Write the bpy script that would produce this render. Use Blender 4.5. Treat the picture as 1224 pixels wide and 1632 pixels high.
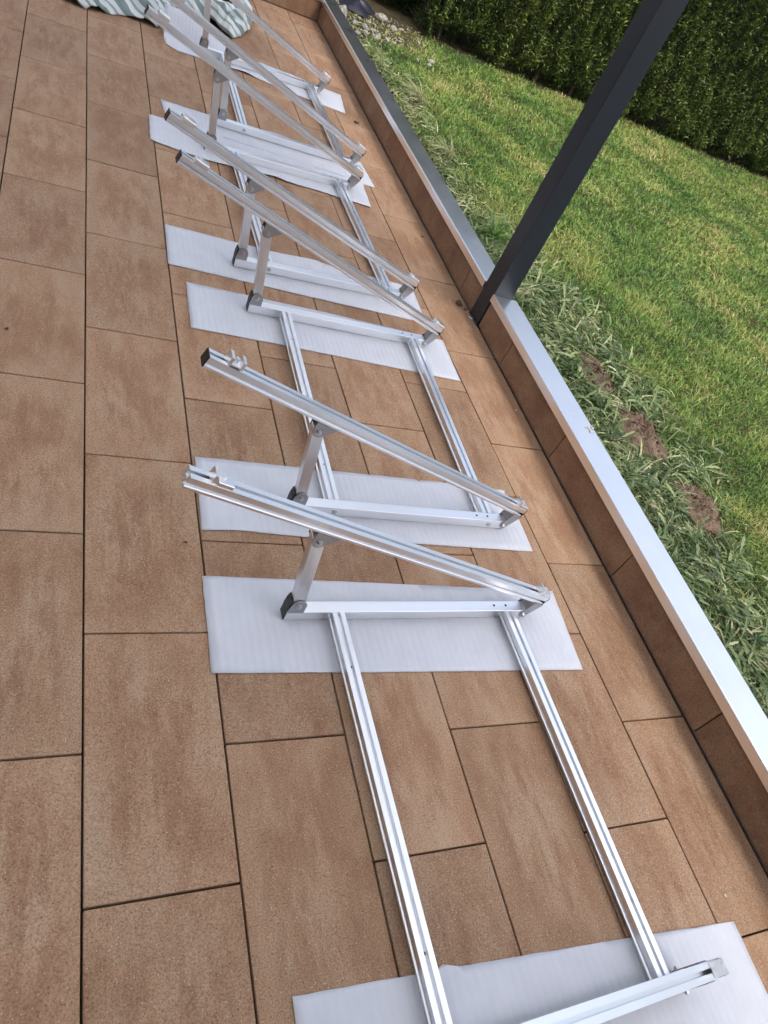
import bpy, bmesh, math, random
import numpy as np
from mathutils import Matrix, Vector, noise as mnoise

random.seed(7)
rng = np.random.default_rng(11)
for o in list(bpy.data.objects):
    bpy.data.objects.remove(o)
S = bpy.context.scene
COL = S.collection

# ------------------------------------------------------------------ camera
cam_d = bpy.data.cameras.new('camera')
cam = bpy.data.objects.new('camera', cam_d)
COL.objects.link(cam)
Rm = ((0.8919512, -0.0645766, -0.4474963),
      (-0.2443721, 0.7638702, -0.5973146),
      (0.3804016, 0.6421310, 0.6655542))
M = Matrix(Rm).to_4x4()
M.translation = Vector((0.155615, -0.746727, 1.569))
cam.matrix_world = M
cam_d.sensor_fit = 'HORIZONTAL'
cam_d.sensor_width = 36.0
cam_d.lens = 36.0 * 1146.7545 / 1224.0
cam_d.clip_start = 0.05
cam_d.clip_end = 600
S.camera = cam
S.render.resolution_x = 768
S.render.resolution_y = 1024

# ------------------------------------------------------------------ sky and sun
SUN_EL, SUN_AZ = math.radians(64), math.radians(-74)      # azimuth from +X towards +Y
w = bpy.data.worlds.new('World')
S.world = w
w.use_nodes = True
nt = w.node_tree
nt.nodes.clear()
sky = nt.nodes.new('ShaderNodeTexSky')
sky.sky_type = 'NISHITA'
sky.sun_disc = False
sky.sun_elevation = SUN_EL
sky.sun_rotation = math.pi / 2 - SUN_AZ
sky.air_density = 1.0
sky.dust_density = 6.0
sky.ozone_density = 1.0
hs = nt.nodes.new('ShaderNodeHueSaturation')
hs.inputs['Saturation'].default_value = 0.68
bg = nt.nodes.new('ShaderNodeBackground')
bg.inputs['Strength'].default_value = 0.15
wo = nt.nodes.new('ShaderNodeOutputWorld')
nt.links.new(sky.outputs[0], hs.inputs['Color'])
nt.links.new(hs.outputs[0], bg.inputs['Color'])
nt.links.new(bg.outputs[0], wo.inputs['Surface'])

sun_d = bpy.data.lights.new('sun', 'SUN')
sun_d.energy = 1.0
sun_d.angle = math.radians(25)
sun_d.color = (1.0, 0.97, 0.93)
sun = bpy.data.objects.new('sun', sun_d)
COL.objects.link(sun)
sd = Vector((math.cos(SUN_EL) * math.cos(SUN_AZ), math.cos(SUN_EL) * math.sin(SUN_AZ), math.sin(SUN_EL)))
sun.rotation_euler = sd.to_track_quat('Z', 'Y').to_euler()
sun.location = sd * 20

S.view_settings.view_transform = 'Standard'
S.view_settings.look = 'None'
S.view_settings.gamma = 1.0
S.view_settings.use_curve_mapping = False
S.view_settings.exposure = 1.26

cy = S.cycles
cy.use_denoising = True
cy.caustics_reflective = False
cy.caustics_refractive = False
cy.blur_glossy = 1.0
cy.sample_clamp_indirect = 3.0
cy.max_bounces = 8
cy.diffuse_bounces = 4
cy.glossy_bounces = 4
cy.transmission_bounces = 6

# ------------------------------------------------------------------ helpers
def link(o, parent=None):
    COL.objects.link(o)
    if parent is not None:
        o.parent = parent
    return o

def mobj(name, verts, faces, mat=None, parent=None, smooth=False):
    me = bpy.data.meshes.new(name)
    me.from_pydata([tuple(v) for v in verts], [], faces)
    me.update()
    if mat:
        me.materials.append(mat)
    if smooth:
        me.polygons.foreach_set('use_smooth', [True] * len(me.polygons))
    return link(bpy.data.objects.new(name, me), parent)

def bobj(name, bm, mat=None, parent=None, smooth=False):
    bmesh.ops.recalc_face_normals(bm, faces=bm.faces)
    me = bpy.data.meshes.new(name)
    bm.to_mesh(me)
    bm.free()
    if mat:
        me.materials.append(mat)
    if smooth:
        me.polygons.foreach_set('use_smooth', [True] * len(me.polygons))
    return link(bpy.data.objects.new(name, me), parent)

def thing(o, label, cat, group=None):
    o['label'] = label
    o['category'] = cat
    if group:
        o['group'] = group
    return o

def empty(name, loc=(0, 0, 0), rz=0.0):
    o = bpy.data.objects.new(name, None)
    o.location = loc
    o.rotation_euler = (0, 0, rz)
    o.empty_display_size = 0.1
    return link(o)

def add_box(bm, lo, hi, bevel=0.0, seg=1):
    r = bmesh.ops.create_cube(bm, size=1.0)
    vs = r['verts']
    for v in vs:
        v.co = Vector([(lo[i] + hi[i]) / 2 + v.co[i] * (hi[i] - lo[i]) for i in range(3)])
    if bevel:
        es = list({e for v in vs for e in v.link_edges})
        bmesh.ops.bevel(bm, geom=es, offset=bevel, segments=seg, profile=0.5, affect='EDGES')

def add_prism(bm, pts, a, b, f):
    """extrude polygon pts (2D) between a and b; f(u, v, t) -> 3D"""
    n = len(pts)
    A = [bm.verts.new(f(u, v, a)) for u, v in pts]
    B = [bm.verts.new(f(u, v, b)) for u, v in pts]
    bm.faces.new(A)
    bm.faces.new(B[::-1])
    for i in range(n):
        j = (i + 1) % n
        bm.faces.new((A[i], B[i], B[j], A[j]))

def add_cyl(bm, p, axis, r, h, n=12, r2=None):
    axis = Vector(axis).normalized()
    rot = axis.to_track_quat('Z', 'Y').to_matrix().to_4x4()
    m = Matrix.Translation(Vector(p) + axis * h / 2) @ rot
    bmesh.ops.create_cone(bm, cap_ends=True, segments=n, radius1=r, radius2=r if r2 is None else r2, depth=h, matrix=m)

class VNoise:
    def __init__(self, seed, n=64):
        self.g = np.random.default_rng(seed).random((n, n))
        self.n = n
    def __call__(self, x, y):
        x = np.asarray(x, float); y = np.asarray(y, float)
        xi = np.floor(x).astype(int); yi = np.floor(y).astype(int)
        fx = x - xi; fy = y - yi
        fx = fx * fx * (3 - 2 * fx); fy = fy * fy * (3 - 2 * fy)
        n = self.n; g = self.g
        a = g[xi % n, yi % n]; b = g[(xi + 1) % n, yi % n]
        c = g[xi % n, (yi + 1) % n]; d = g[(xi + 1) % n, (yi + 1) % n]
        return (a * (1 - fx) + b * fx) * (1 - fy) + (c * (1 - fx) + d * fx) * fy
N1, N2, N3, N4 = VNoise(1), VNoise(2), VNoise(3), VNoise(4)
def fbm(N, x, y, o=3):
    s = 0; a = 1; t = 0
    for i in range(o):
        s = s + a * N(x * 2 ** i + 7.3 * i, y * 2 ** i + 3.1 * i); t += a; a *= 0.5
    return s / t

def fast_mesh(name, V, loops, starts, totals, mat, tint=None, parent=None, smooth=False):
    me = bpy.data.meshes.new(name)
    me.vertices.add(len(V))
    me.vertices.foreach_set('co', V.astype(np.float32).ravel())
    me.loops.add(len(loops))
    me.loops.foreach_set('vertex_index', loops.astype(np.int32))
    me.polygons.add(len(starts))
    me.polygons.foreach_set('loop_start', starts.astype(np.int32))
    me.polygons.foreach_set('loop_total', totals.astype(np.int32))
    if smooth:
        me.polygons.foreach_set('use_smooth', np.ones(len(starts), bool))
    me.update(calc_edges=True)
    if tint is not None:
        at = me.attributes.new('tint', 'FLOAT', 'POINT')
        at.data.foreach_set('value', tint.astype(np.float32))
    me.materials.append(mat)
    return link(bpy.data.objects.new(name, me), parent)

def blades(name, P, az, L, el, curl, W, widths, mat, tint, floor=None, parent=None, twist=0.0, tip_tint=0.0):
    """strip leaves: rows of two verts with relative widths, last row one tip vert"""
    n = len(P); K = len(widths)
    d = np.stack([np.cos(az), np.sin(az), np.zeros(n)], 1)
    tw = rng.normal(0, twist, n) if twist else np.zeros(n)
    side = np.stack([-np.sin(az) * np.cos(tw), np.cos(az) * np.cos(tw), np.sin(tw)], 1)
    V = np.zeros((n, 2 * K + 1, 3)); T = np.zeros((n, 2 * K + 1))
    c = P.copy()
    for i in range(K + 1):
        e = el - curl * (i / K)
        if i < K:
            hw = (W * widths[i] * 0.5)[:, None]
            V[:, 2 * i] = c - side * hw
            V[:, 2 * i + 1] = c + side * hw
            T[:, 2 * i] = T[:, 2 * i + 1] = tint + tip_tint * i / K
        else:
            V[:, 2 * K] = c
            T[:, 2 * K] = tint + tip_tint
        st = (L / K)[:, None]
        c = c + st * (d * np.cos(e)[:, None] + np.array([0, 0, 1.0]) * np.sin(e)[:, None])
        if floor is not None:
            c[:, 2] = np.maximum(c[:, 2], floor + 0.004 + 0.008 * rng.random(n))
    pat = []; tot = []
    for i in range(K - 1):
        pat += [2 * i, 2 * i + 1, 2 * i + 3, 2 * i + 2]; tot.append(4)
    pat += [2 * K - 2, 2 * K - 1, 2 * K]; tot.append(3)
    pat = np.array(pat); tot = np.array(tot)
    loops = (np.arange(n)[:, None] * (2 * K + 1) + pat[None]).ravel()
    totals = np.tile(tot, n)
    starts = np.concatenate([[0], np.cumsum(totals)[:-1]])
    return fast_mesh(name, V.reshape(-1, 3), loops, starts, totals, mat, T.ravel(), parent)

# ------------------------------------------------------------------ materials
def new_mat(name):
    m = bpy.data.materials.new(name)
    m.use_nodes = True
    n = m.node_tree.nodes; l = m.node_tree.links
    b = n['Principled BSDF']
    return m, n, l, b

def node(n, t, **kw):
    x = n.new(t)
    for k, v in kw.items():
        if hasattr(x, k):
            setattr(x, k, v)
        else:
            x.inputs[k].default_value = v
    return x

def ramp(n, stops, interp='LINEAR'):
    r = n.new('ShaderNodeValToRGB')
    r.color_ramp.interpolation = interp
    el = r.color_ramp.elements
    while len(el) < len(stops):
        el.new(0.5)
    for e, (p, c) in zip(el, stops):
        e.position = p
        e.color = (*c, 1) if len(c) == 3 else c
    return r

def mix(n, l, a, b, fac, mode='MIX'):
    x = n.new('ShaderNodeMix')
    x.data_type = 'RGBA'
    x.blend_type = mode
    for s, v in (('A', a), ('B', b)):
        if isinstance(v, tuple):
            [i for i in x.inputs if i.name == s and i.type == 'RGBA'][0].default_value = (*v, 1)
        else:
            l.new(v, [i for i in x.inputs if i.name == s and i.type == 'RGBA'][0])
    if isinstance(fac, float):
        x.inputs[0].default_value = fac
    else:
        l.new(fac, x.inputs[0])
    return [o for o in x.outputs if o.type == 'RGBA'][0]

def simple(name, col, rough=0.5, metal=0.0, noise_amt=0.0, scale=40.0):
    m, n, l, b = new_mat(name)
    b.inputs['Base Color'].default_value = (*col, 1)
    b.inputs['Roughness'].default_value = rough
    b.inputs['Metallic'].default_value = metal
    tc = node(n, 'ShaderNodeTexCoord')
    nz = node(n, 'ShaderNodeTexNoise', Scale=scale, Detail=4.0)
    l.new(tc.outputs['Object'], nz.inputs['Vector'])
    if noise_amt:
        lo = tuple(c * (1 - noise_amt) for c in col); hi = tuple(min(1, c * (1 + noise_amt)) for c in col)
        r = ramp(n, [(0.3, lo), (0.7, hi)])
        l.new(nz.outputs['Fac'], r.inputs['Fac'])
        l.new(r.outputs['Color'], b.inputs['Base Color'])
    mr = node(n, 'ShaderNodeMapRange')
    mr.inputs['To Min'].default_value = max(0.02, rough - 0.08)
    mr.inputs['To Max'].default_value = min(1, rough + 0.08)
    l.new(nz.outputs['Fac'], mr.inputs['Value'])
    l.new(mr.outputs[0], b.inputs['Roughness'])
    return m

def tile_material(name, base, red, pale, dark=1.0):
    m, n, l, b = new_mat(name)
    tc = node(n, 'ShaderNodeTexCoord')
    oi = node(n, 'ShaderNodeObjectInfo')
    cb = node(n, 'ShaderNodeCombineXYZ')
    ml = node(n, 'ShaderNodeMath', operation='MULTIPLY'); ml.inputs[1].default_value = 37.0
    l.new(oi.outputs['Random'], ml.inputs[0])
    for i in range(3):
        l.new(ml.outputs[0], cb.inputs[i])
    va = node(n, 'ShaderNodeVectorMath', operation='ADD')
    l.new(tc.outputs['Object'], va.inputs[0]); l.new(cb.outputs[0], va.inputs[1])
    mp = node(n, 'ShaderNodeMapping')
    mp.inputs['Scale'].default_value = (9.0, 4.0, 6.0)
    l.new(va.outputs[0], mp.inputs['Vector'])
    cloud = node(n, 'ShaderNodeTexNoise', Scale=1.0, Detail=7.0, Roughness=0.68, Distortion=0.15)
    l.new(mp.outputs[0], cloud.inputs['Vector'])
    r1 = ramp(n, [(0.34, red), (0.50, base), (0.66, pale)])
    l.new(cloud.outputs['Fac'], r1.inputs['Fac'])
    # darker iron-stained heart of each slab
    so = node(n, 'ShaderNodeSeparateXYZ'); l.new(tc.outputs['Object'], so.inputs[0])
    mk = []
    for ax, hw in ((0, 0.15), (1, 0.295)):
        ab = node(n, 'ShaderNodeMath', operation='ABSOLUTE'); l.new(so.outputs[ax], ab.inputs[0])
        q = node(n, 'ShaderNodeMapRange'); q.interpolation_type = 'SMOOTHSTEP'
        q.inputs['From Min'].default_value = hw; q.inputs['From Max'].default_value = hw * 0.45
        l.new(ab.outputs[0], q.inputs['Value']); mk.append(q.outputs[0])
    mq = node(n, 'ShaderNodeMath', operation='MULTIPLY'); l.new(mk[0], mq.inputs[0]); l.new(mk[1], mq.inputs[1])
    mp2 = node(n, 'ShaderNodeMapping'); mp2.inputs['Scale'].default_value = (24.0, 6.0, 6.0)
    l.new(va.outputs[0], mp2.inputs['Vector'])
    st2 = node(n, 'ShaderNodeTexNoise', Scale=1.0, Detail=8.0, Roughness=0.72)
    l.new(mp2.outputs[0], st2.inputs['Vector'])
    rs2 = ramp(n, [(0.44, (0, 0, 0)), (0.60, (1, 1, 1))]); l.new(st2.outputs['Fac'], rs2.inputs['Fac'])
    mq2 = node(n, 'ShaderNodeMath', operation='MULTIPLY'); l.new(mq.outputs[0], mq2.inputs[0]); l.new(rs2.outputs['Color'], mq2.inputs[1])
    stain = mix(n, l, r1.outputs['Color'], tuple(c * 0.98 for c in red), mq2.outputs[0])
    # per-slab tone
    mr = node(n, 'ShaderNodeMapRange')
    mr.inputs['To Min'].default_value = 0.87 * dark; mr.inputs['To Max'].default_value = 1.10 * dark
    l.new(oi.outputs['Random'], mr.inputs['Value'])
    c1 = mix(n, l, stain, mr.outputs[0], 1.0, 'MULTIPLY')
    # sand grain
    g = node(n, 'ShaderNodeTexNoise', Scale=260.0, Detail=2.0, Roughness=0.7)
    l.new(va.outputs[0], g.inputs['Vector'])
    rg = ramp(n, [(0.32, (0.52, 0.48, 0.44)), (0.5, (1.0, 1.0, 1.0)), (0.68, (1.38, 1.36, 1.34))])
    l.new(g.outputs['Fac'], rg.inputs['Fac'])
    c2 = mix(n, l, c1, rg.outputs['Color'], 0.72, 'MULTIPLY')
    # pale and dark chips
    v = node(n, 'ShaderNodeTexVoronoi', Scale=240.0)
    l.new(va.outputs[0], v.inputs['Vector'])
    sp = node(n, 'ShaderNodeSeparateColor'); l.new(v.outputs['Color'], sp.inputs[0])
    gt = node(n, 'ShaderNodeMath', operation='GREATER_THAN'); gt.inputs[1].default_value = 0.93
    l.new(sp.outputs[0], gt.inputs[0])
    lt = node(n, 'ShaderNodeMath', operation='LESS_THAN'); lt.inputs[1].default_value = 0.30
    l.new(v.outputs['Distance'], lt.inputs[0])
    mm = node(n, 'ShaderNodeMath', operation='MULTIPLY')
    l.new(gt.outputs[0], mm.inputs[0]); l.new(lt.outputs[0], mm.inputs[1])
    c3 = mix(n, l, c2, (0.50, 0.40, 0.30), mm.outputs[0])
    gt2 = node(n, 'ShaderNodeMath', operation='GREATER_THAN'); gt2.inputs[1].default_value = 0.955
    l.new(sp.outputs[1], gt2.inputs[0])
    mm2 = node(n, 'ShaderNodeMath', operation='MULTIPLY')
    l.new(gt2.outputs[0], mm2.inputs[0]); l.new(lt.outputs[0], mm2.inputs[1])
    c4 = mix(n, l, c3, (0.10, 0.07, 0.05), mm2.outputs[0])
    # grey dirt smudges
    d = node(n, 'ShaderNodeTexNoise', Scale=9.0, Detail=6.0, Roughness=0.72)
    l.new(va.outputs[0], d.inputs['Vector'])
    rd = ramp(n, [(0.69, (0, 0, 0)), (0.80, (0.55, 0.55, 0.55))])
    l.new(d.outputs['Fac'], rd.inputs['Fac'])
    c5 = mix(n, l, c4, (0.10, 0.08, 0.065), rd.outputs['Color'])
    l.new(c5, b.inputs['Base Color'])
    b.inputs['Roughness'].default_value = 0.78
    b.inputs['Specular IOR Level'].default_value = 0.35
    bp = node(n, 'ShaderNodeBump', Strength=0.35, Distance=0.002)
    l.new(g.outputs['Fac'], bp.inputs['Height'])
    l.new(bp.outputs[0], b.inputs['Normal'])
    return m

def metal_material(name, col, rough, aniso_axis=None, streak=60.0):
    m, n, l, b = new_mat(name)
    b.inputs['Metallic'].default_value = 1.0
    tc = node(n, 'ShaderNodeTexCoord')
    mp = node(n, 'ShaderNodeMapping')
    sc = [streak * 1.2] * 3
    if aniso_axis is not None:
        sc[aniso_axis] = streak * 0.05
    mp.inputs['Scale'].default_value = sc
    l.new(tc.outputs['Object'], mp.inputs['Vector'])
    nz = node(n, 'ShaderNodeTexNoise', Scale=1.0, Detail=3.0)
    l.new(mp.outputs[0], nz.inputs['Vector'])
    cl = node(n, 'ShaderNodeTexNoise', Scale=7.0, Detail=2.0, Roughness=0.5)
    l.new(tc.outputs['Object'], cl.inputs['Vector'])
    r = ramp(n, [(0.25, tuple(c * 0.98 for c in col)), (0.75, tuple(min(1, c * 1.01) for c in col))])
    l.new(nz.outputs['Fac'], r.inputs['Fac'])
    r2 = ramp(n, [(0.3, (0.975, 0.975, 0.975)), (0.65, (1, 1, 1))])
    l.new(cl.outputs['Fac'], r2.inputs['Fac'])
    c = mix(n, l, r.outputs['Color'], r2.outputs['Color'], 1.0, 'MULTIPLY')
    l.new(c, b.inputs['Base Color'])
    mr = node(n, 'ShaderNodeMapRange')
    mr.inputs['To Min'].default_value = rough - 0.03; mr.inputs['To Max'].default_value = rough + 0.05
    l.new(cl.outputs['Fac'], mr.inputs['Value'])
    l.new(mr.outputs[0], b.inputs['Roughness'])
    return m

def leaf_material(name, stops, rough=0.5, trans=0.3):
    m, n, l, b = new_mat(name)
    at = node(n, 'ShaderNodeAttribute', attribute_name='tint')
    r = ramp(n, stops)
    l.new(at.outputs['Fac'], r.inputs['Fac'])
    l.new(r.outputs['Color'], b.inputs['Base Color'])
    b.inputs['Roughness'].default_value = rough
    b.inputs['Specular IOR Level'].default_value = 0.35
    tr = node(n, 'ShaderNodeBsdfTranslucent')
    l.new(r.outputs['Color'], tr.inputs['Color'])
    ms = node(n, 'ShaderNodeMixShader'); ms.inputs[0].default_value = trans
    l.new(b.outputs[0], ms.inputs[1]); l.new(tr.outputs[0], ms.inputs[2])
    l.new(ms.outputs[0], n['Material Output'].inputs['Surface'])
    return m

M_TILE = tile_material('concrete_tile', (0.352, 0.221, 0.136), (0.272, 0.152, 0.088), (0.378, 0.260, 0.172))
M_CLAD = tile_material('cladding_tile', (0.290, 0.175, 0.108), (0.230, 0.127, 0.076), (0.320, 0.206, 0.132))  # same tile as the floor, the wall face's shade put into darker tones
M_JOINT = simple('joint_sand', (0.035, 0.026, 0.020), 0.95, 0, 0.4, 90)
M_CORE = simple('wall_concrete', (0.25, 0.23, 0.21), 0.9, 0, 0.2, 20)
M_ALU = metal_material('extruded_aluminium', (0.90, 0.92, 0.95), 0.36, 0)
M_ALUY = metal_material('extruded_aluminium_rail', (0.90, 0.92, 0.95), 0.34, 1)
M_LEG = metal_material('leg_aluminium', (0.74, 0.74, 0.75), 0.34, 2)
M_STEEL = metal_material('bracket_steel', (0.40, 0.40, 0.41), 0.38)
M_BOLT = metal_material('bolt_steel', (0.55, 0.55, 0.56), 0.28)
M_CLAMP = metal_material('clamp_aluminium', (0.88, 0.89, 0.90), 0.34)
M_BLACK = simple('black_plastic', (0.012, 0.012, 0.014), 0.45, 0, 0.2)
M_HOLE_SHADE = simple('hole_shade', (0.01, 0.01, 0.012), 0.9)
M_POST = simple('anthracite_paint', (0.013, 0.018, 0.028), 0.38, 0, 0.08, 200)
M_COPE = metal_material('coping_aluminium', (0.90, 0.91, 0.93), 0.28, 1, 8)

# foam
M_FOAM, n, l, b = new_mat('white_foam')
tc = node(n, 'ShaderNodeTexCoord')
b.inputs['Base Color'].default_value = (0.80, 0.81, 0.84, 1)
b.inputs['Roughness'].default_value = 0.55
wv = node(n, 'ShaderNodeTexWave', Scale=14.0, Distortion=1.2, Detail=2.0)
wv.inputs['Detail Scale'].default_value = 1.4
l.new(tc.outputs['Object'], wv.inputs['Vector'])
nz = node(n, 'ShaderNodeTexNoise', Scale=420.0, Detail=2.0)
l.new(tc.outputs['Object'], nz.inputs['Vector'])
b1 = node(n, 'ShaderNodeBump', Strength=0.16, Distance=0.004)
l.new(wv.outputs['Fac'], b1.inputs['Height'])
b2 = node(n, 'ShaderNodeBump', Strength=0.15, Distance=0.001)
l.new(nz.outputs['Fac'], b2.inputs['Height']); l.new(b1.outputs[0], b2.inputs['Normal'])
l.new(b2.outputs[0], b.inputs['Normal'])
cr = ramp(n, [(0.3, (0.550, 0.572, 0.632)), (0.7, (0.595, 0.617, 0.675))])
nn = node(n, 'ShaderNodeTexNoise', Scale=14.0, Detail=5.0)
l.new(tc.outputs['Object'], nn.inputs['Vector'])
l.new(nn.outputs['Fac'], cr.inputs['Fac']); l.new(cr.outputs['Color'], b.inputs['Base Color'])

# soil
def soil_material(name, a, c, d, scale=18.0):
    m, n, l, b = new_mat(name)
    tc = node(n, 'ShaderNodeTexCoord')
    nz = node(n, 'ShaderNodeTexNoise', Scale=scale, Detail=8.0, Roughness=0.7)
    l.new(tc.outputs['Object'], nz.inputs['Vector'])
    r = ramp(n, [(0.3, a), (0.5, c), (0.7, d)])
    l.new(nz.outputs['Fac'], r.inputs['Fac']); l.new(r.outputs['Color'], b.inputs['Base Color'])
    b.inputs['Roughness'].default_value = 0.95
    b.inputs['Specular IOR Level'].default_value = 0.15
    n2 = node(n, 'ShaderNodeTexNoise', Scale=scale * 6, Detail=6.0, Roughness=0.7)
    l.new(tc.outputs['Object'], n2.inputs['Vector'])
    bp = node(n, 'ShaderNodeBump', Strength=0.9, Distance=0.008)
    l.new(n2.outputs['Fac'], bp.inputs['Height']); l.new(bp.outputs[0], b.inputs['Normal'])
    return m
M_SOIL = soil_material('garden_soil', (0.022, 0.019, 0.010), (0.042, 0.035, 0.018), (0.070, 0.056, 0.030))
M_MOLE = soil_material('dug_soil', (0.070, 0.048, 0.034), (0.125, 0.088, 0.064), (0.18, 0.132, 0.10), 26)
M_STONE = simple('pale_stone', (0.20, 0.19, 0.165), 0.85, 0, 0.6, 3)
M_GRAV = simple('grey_gravel', (0.22, 0.205, 0.18), 0.9, 0, 0.6, 25)
M_GRASS = leaf_material('lawn_grass', [(0.0, (0.030, 0.082, 0.014)), (0.30, (0.088, 0.182, 0.030)), (0.55, (0.18, 0.265, 0.055)), (0.80, (0.31, 0.32, 0.085)), (1.0, (0.42, 0.35, 0.19))])
M_WEED = leaf_material('weed_leaves', [(0.0, (0.028, 0.056, 0.018)), (0.35, (0.090, 0.142, 0.050)), (0.65, (0.225, 0.275, 0.120)), (0.85, (0.37, 0.39, 0.21)), (1.0, (0.47, 0.42, 0.27))], 0.42)
M_THUJA = leaf_material('thuja_leaves', [(0.0, (0.010, 0.022, 0.007)), (0.4, (0.042, 0.074, 0.016)), (0.75, (0.105, 0.145, 0.030)), (1.0, (0.21, 0.23, 0.055))], 0.55, 0.2)
M_BARK = simple('hedge_bark', (0.06, 0.04, 0.028), 0.9, 0, 0.4, 30)
M_HEDGE_SHADE = simple('hedge_inner_shade', (0.012, 0.014, 0.007), 0.95, 0, 0.4, 20)
M_DRY = simple('dry_leaf', (0.10, 0.06, 0.035), 0.8, 0, 0.4, 60)
M_FEATHER = simple('pale_feather', (0.55, 0.50, 0.44), 0.7, 0, 0.4, 200)

# ------------------------------------------------------------------ setting: ground and terrace
XW, YE = 2.062, 6.045          # inner face of the parapet, far end of the terrace
def plane(name, x0, x1, y0, y1, z, mat):
    return mobj(name, [(x0, y0, z), (x1, y0, z), (x1, y1, z), (x0, y1, z)], [(0, 1, 2, 3)], mat)
gr = plane('ground', -150, 150, -150, 150, -0.35, M_SOIL); gr['kind'] = 'structure'

floor = bpy.data.objects.new('terrace_floor', None)
bmf = bmesh.new()
add_box(bmf, (-2.4, -3.0, -0.3), (XW + 0.02, YE + 0.02, -0.016))
floor = bobj('terrace_floor', bmf, M_JOINT); floor['kind'] = 'structure'

GAP = 0.0045
def tile_mesh(wd, ln):
    bm = bmesh.new()
    add_box(bm, (-wd / 2 + GAP / 2, -ln / 2 + GAP / 2, -0.04), (wd / 2 - GAP / 2, ln / 2 - GAP / 2, 0.0), 0.0022, 2)
    bmesh.ops.recalc_face_normals(bm, faces=bm.faces)
    me = bpy.data.meshes.new('tile'); bm.to_mesh(me); bm.free(); me.materials.append(M_TILE)
    return me
TL = 0.590
offs = {-7: -.379, -6: -.083, -5: -.377, -4: -.080, -3: -.377, -2: -.080, -1: -.375, 0: -.0786, 1: -.3774, 2: -.0827, 3: -.3804, 4: -.0912, 5: -.3958, 6: -.1120}
cache = {}
for c, of in offs.items():
    x0 = c * 0.3; x1 = min(x0 + 0.3, XW - 0.003)
    k = -5
    while True:
        a = of + k * TL; bnd = a + TL; k += 1
        if a > YE - 0.02:
            break
        if bnd < -2.9:
            continue
        bnd = min(bnd, YE - 0.003)
        key = (round(x1 - x0, 3), round(bnd - a, 3))
        if key not in cache:
            cache[key] = tile_mesh(*key)
        o = bpy.data.objects.new('tile', cache[key])
        o.location = ((x0 + x1) / 2, (a + bnd) / 2, random.uniform(-0.0010, 0.0006))
        o.rotation_euler = (random.uniform(-.0012, .0012), random.uniform(-.0018, .0018), random.uniform(-.001, .001))
        link(o, floor)

# parapet wall along the garden
XO = 2.188
CT = 0.182       # coping top
wall = empty('parapet_wall', (XW, 0, 0))
thing(wall, 'low parapet wall clad in brown tiles with a metal coping, between terrace and lawn', 'wall')
bm = bmesh.new()
add_box(bm, (0.018, -3.0, -0.3), (XO - XW - 0.012, YE + 0.45, CT - 0.022))
bobj('wall_core', bm, M_CORE, wall)
def slab(parent, lo, hi):
    ctr = [(lo[i] + hi[i]) / 2 for i in range(3)]
    bm = bmesh.new()
    add_box(bm, [lo[i] - ctr[i] for i in range(3)], [hi[i] - ctr[i] for i in range(3)], 0.0015, 1)
    o = bobj('cladding_tile', bm, M_CLAD, parent)
    o.location = ctr
    return o
PY0, PY1 = 1.912, 2.020      # post
ys = [-0.167 + 0.593 * k for k in range(-5, 12)]
g = 0.0018
for a, b_ in zip(ys[:-1], ys[1:]):
    segs = [(a, b_)]
    if a < PY0 < b_ or a < PY1 < b_:
        segs = [(a, min(b_, PY0)), (max(a, PY1), b_)]
    for s0, s1 in segs:
        s1 = min(s1, YE - 0.002)
        if s1 - s0 < 0.02:
            continue
        slab(wall, (0, s0 + g, 0.004), (0.018, s1 - g, 0.149))
def coping(parent, a, b_, rot=False):
    z0, z1, t = CT - 0.036, CT, 0.0022
    pts = [(-0.014, z0), (-0.014, z1 - 0.004), (-0.0125, z1 - 0.001), (-0.009, z1), (-0.004, z1), (0.0, z1 - 0.0035),
           (XO - XW - 0.004, z1 - 0.0075), (XO - XW, z1 - 0.011), (XO - XW, z0 - 0.004),
           (XO - XW - t, z0 - 0.004), (XO - XW - t, z1 - 0.014), (-0.014 + t, z1 - 0.007), (-0.014 + t, z0), ]
    bm = bmesh.new()
    add_prism(bm, pts, a, b_, lambda u, v, tt: (u, tt, v))
    return bobj('coping', bm, M_COPE, parent)
cuts = [-3.0, PY0 - 0.0015]
coping(wall, -3.0, PY0 - 0.0015)
coping(wall, PY1 + 0.0015, YE + 0.47)
# shallow sealing bead under the fascia
# far end wall
ew = empty('end_wall', (0, YE, 0))
thing(ew, 'brown tiled low wall closing off the far end of the terrace', 'wall')
bm = bmesh.new()
add_box(bm, (-2.4, 0.018, -0.3), (XW + 0.016, 0.12, CT - 0.022))
bobj('wall_core', bm, M_CORE, ew)
for k in range(7):
    x1 = XW - 0.003 - 0.593 * k
    x0 = max(x1 - 0.593, -2.4)
    o = slab(ew, (x0 + g, 0, 0.004), (x1 - g, 0.018, 0.149))
bm = bmesh.new()
z0, z1 = CT - 0.036, CT
add_prism(bm, [(-0.012, z0), (-0.012, z1 - 0.001), (-0.009, z1), (0.13, z1 - 0.006), (0.13, z0), (0.128, z0), (0.128, z1 - 0.010), (-0.010, z1 - 0.005), (-0.010, z0)],
          -2.4, XW - 0.016, lambda u, v, t: (t, u, v))
bobj('coping', bm, M_COPE, ew)

# post
post = empty('roof_post', (XW + 0.044, (PY0 + PY1) / 2, 0))
thing(post, 'dark anthracite square metal post rising beside the parapet wall', 'post')
bm = bmesh.new()
add_box(bm, (-0.052, -0.054, -0.05), (0.052, 0.054, 2.75), 0.003, 2)
bobj('post_tube', bm, M_POST, post)
bm = bmesh.new()
add_box(bm, (-0.0545, -0.0565, -0.02), (0.0, 0.0565, 0.006), 0.001)
bobj('base_plate', bm, M_POST, post)

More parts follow.
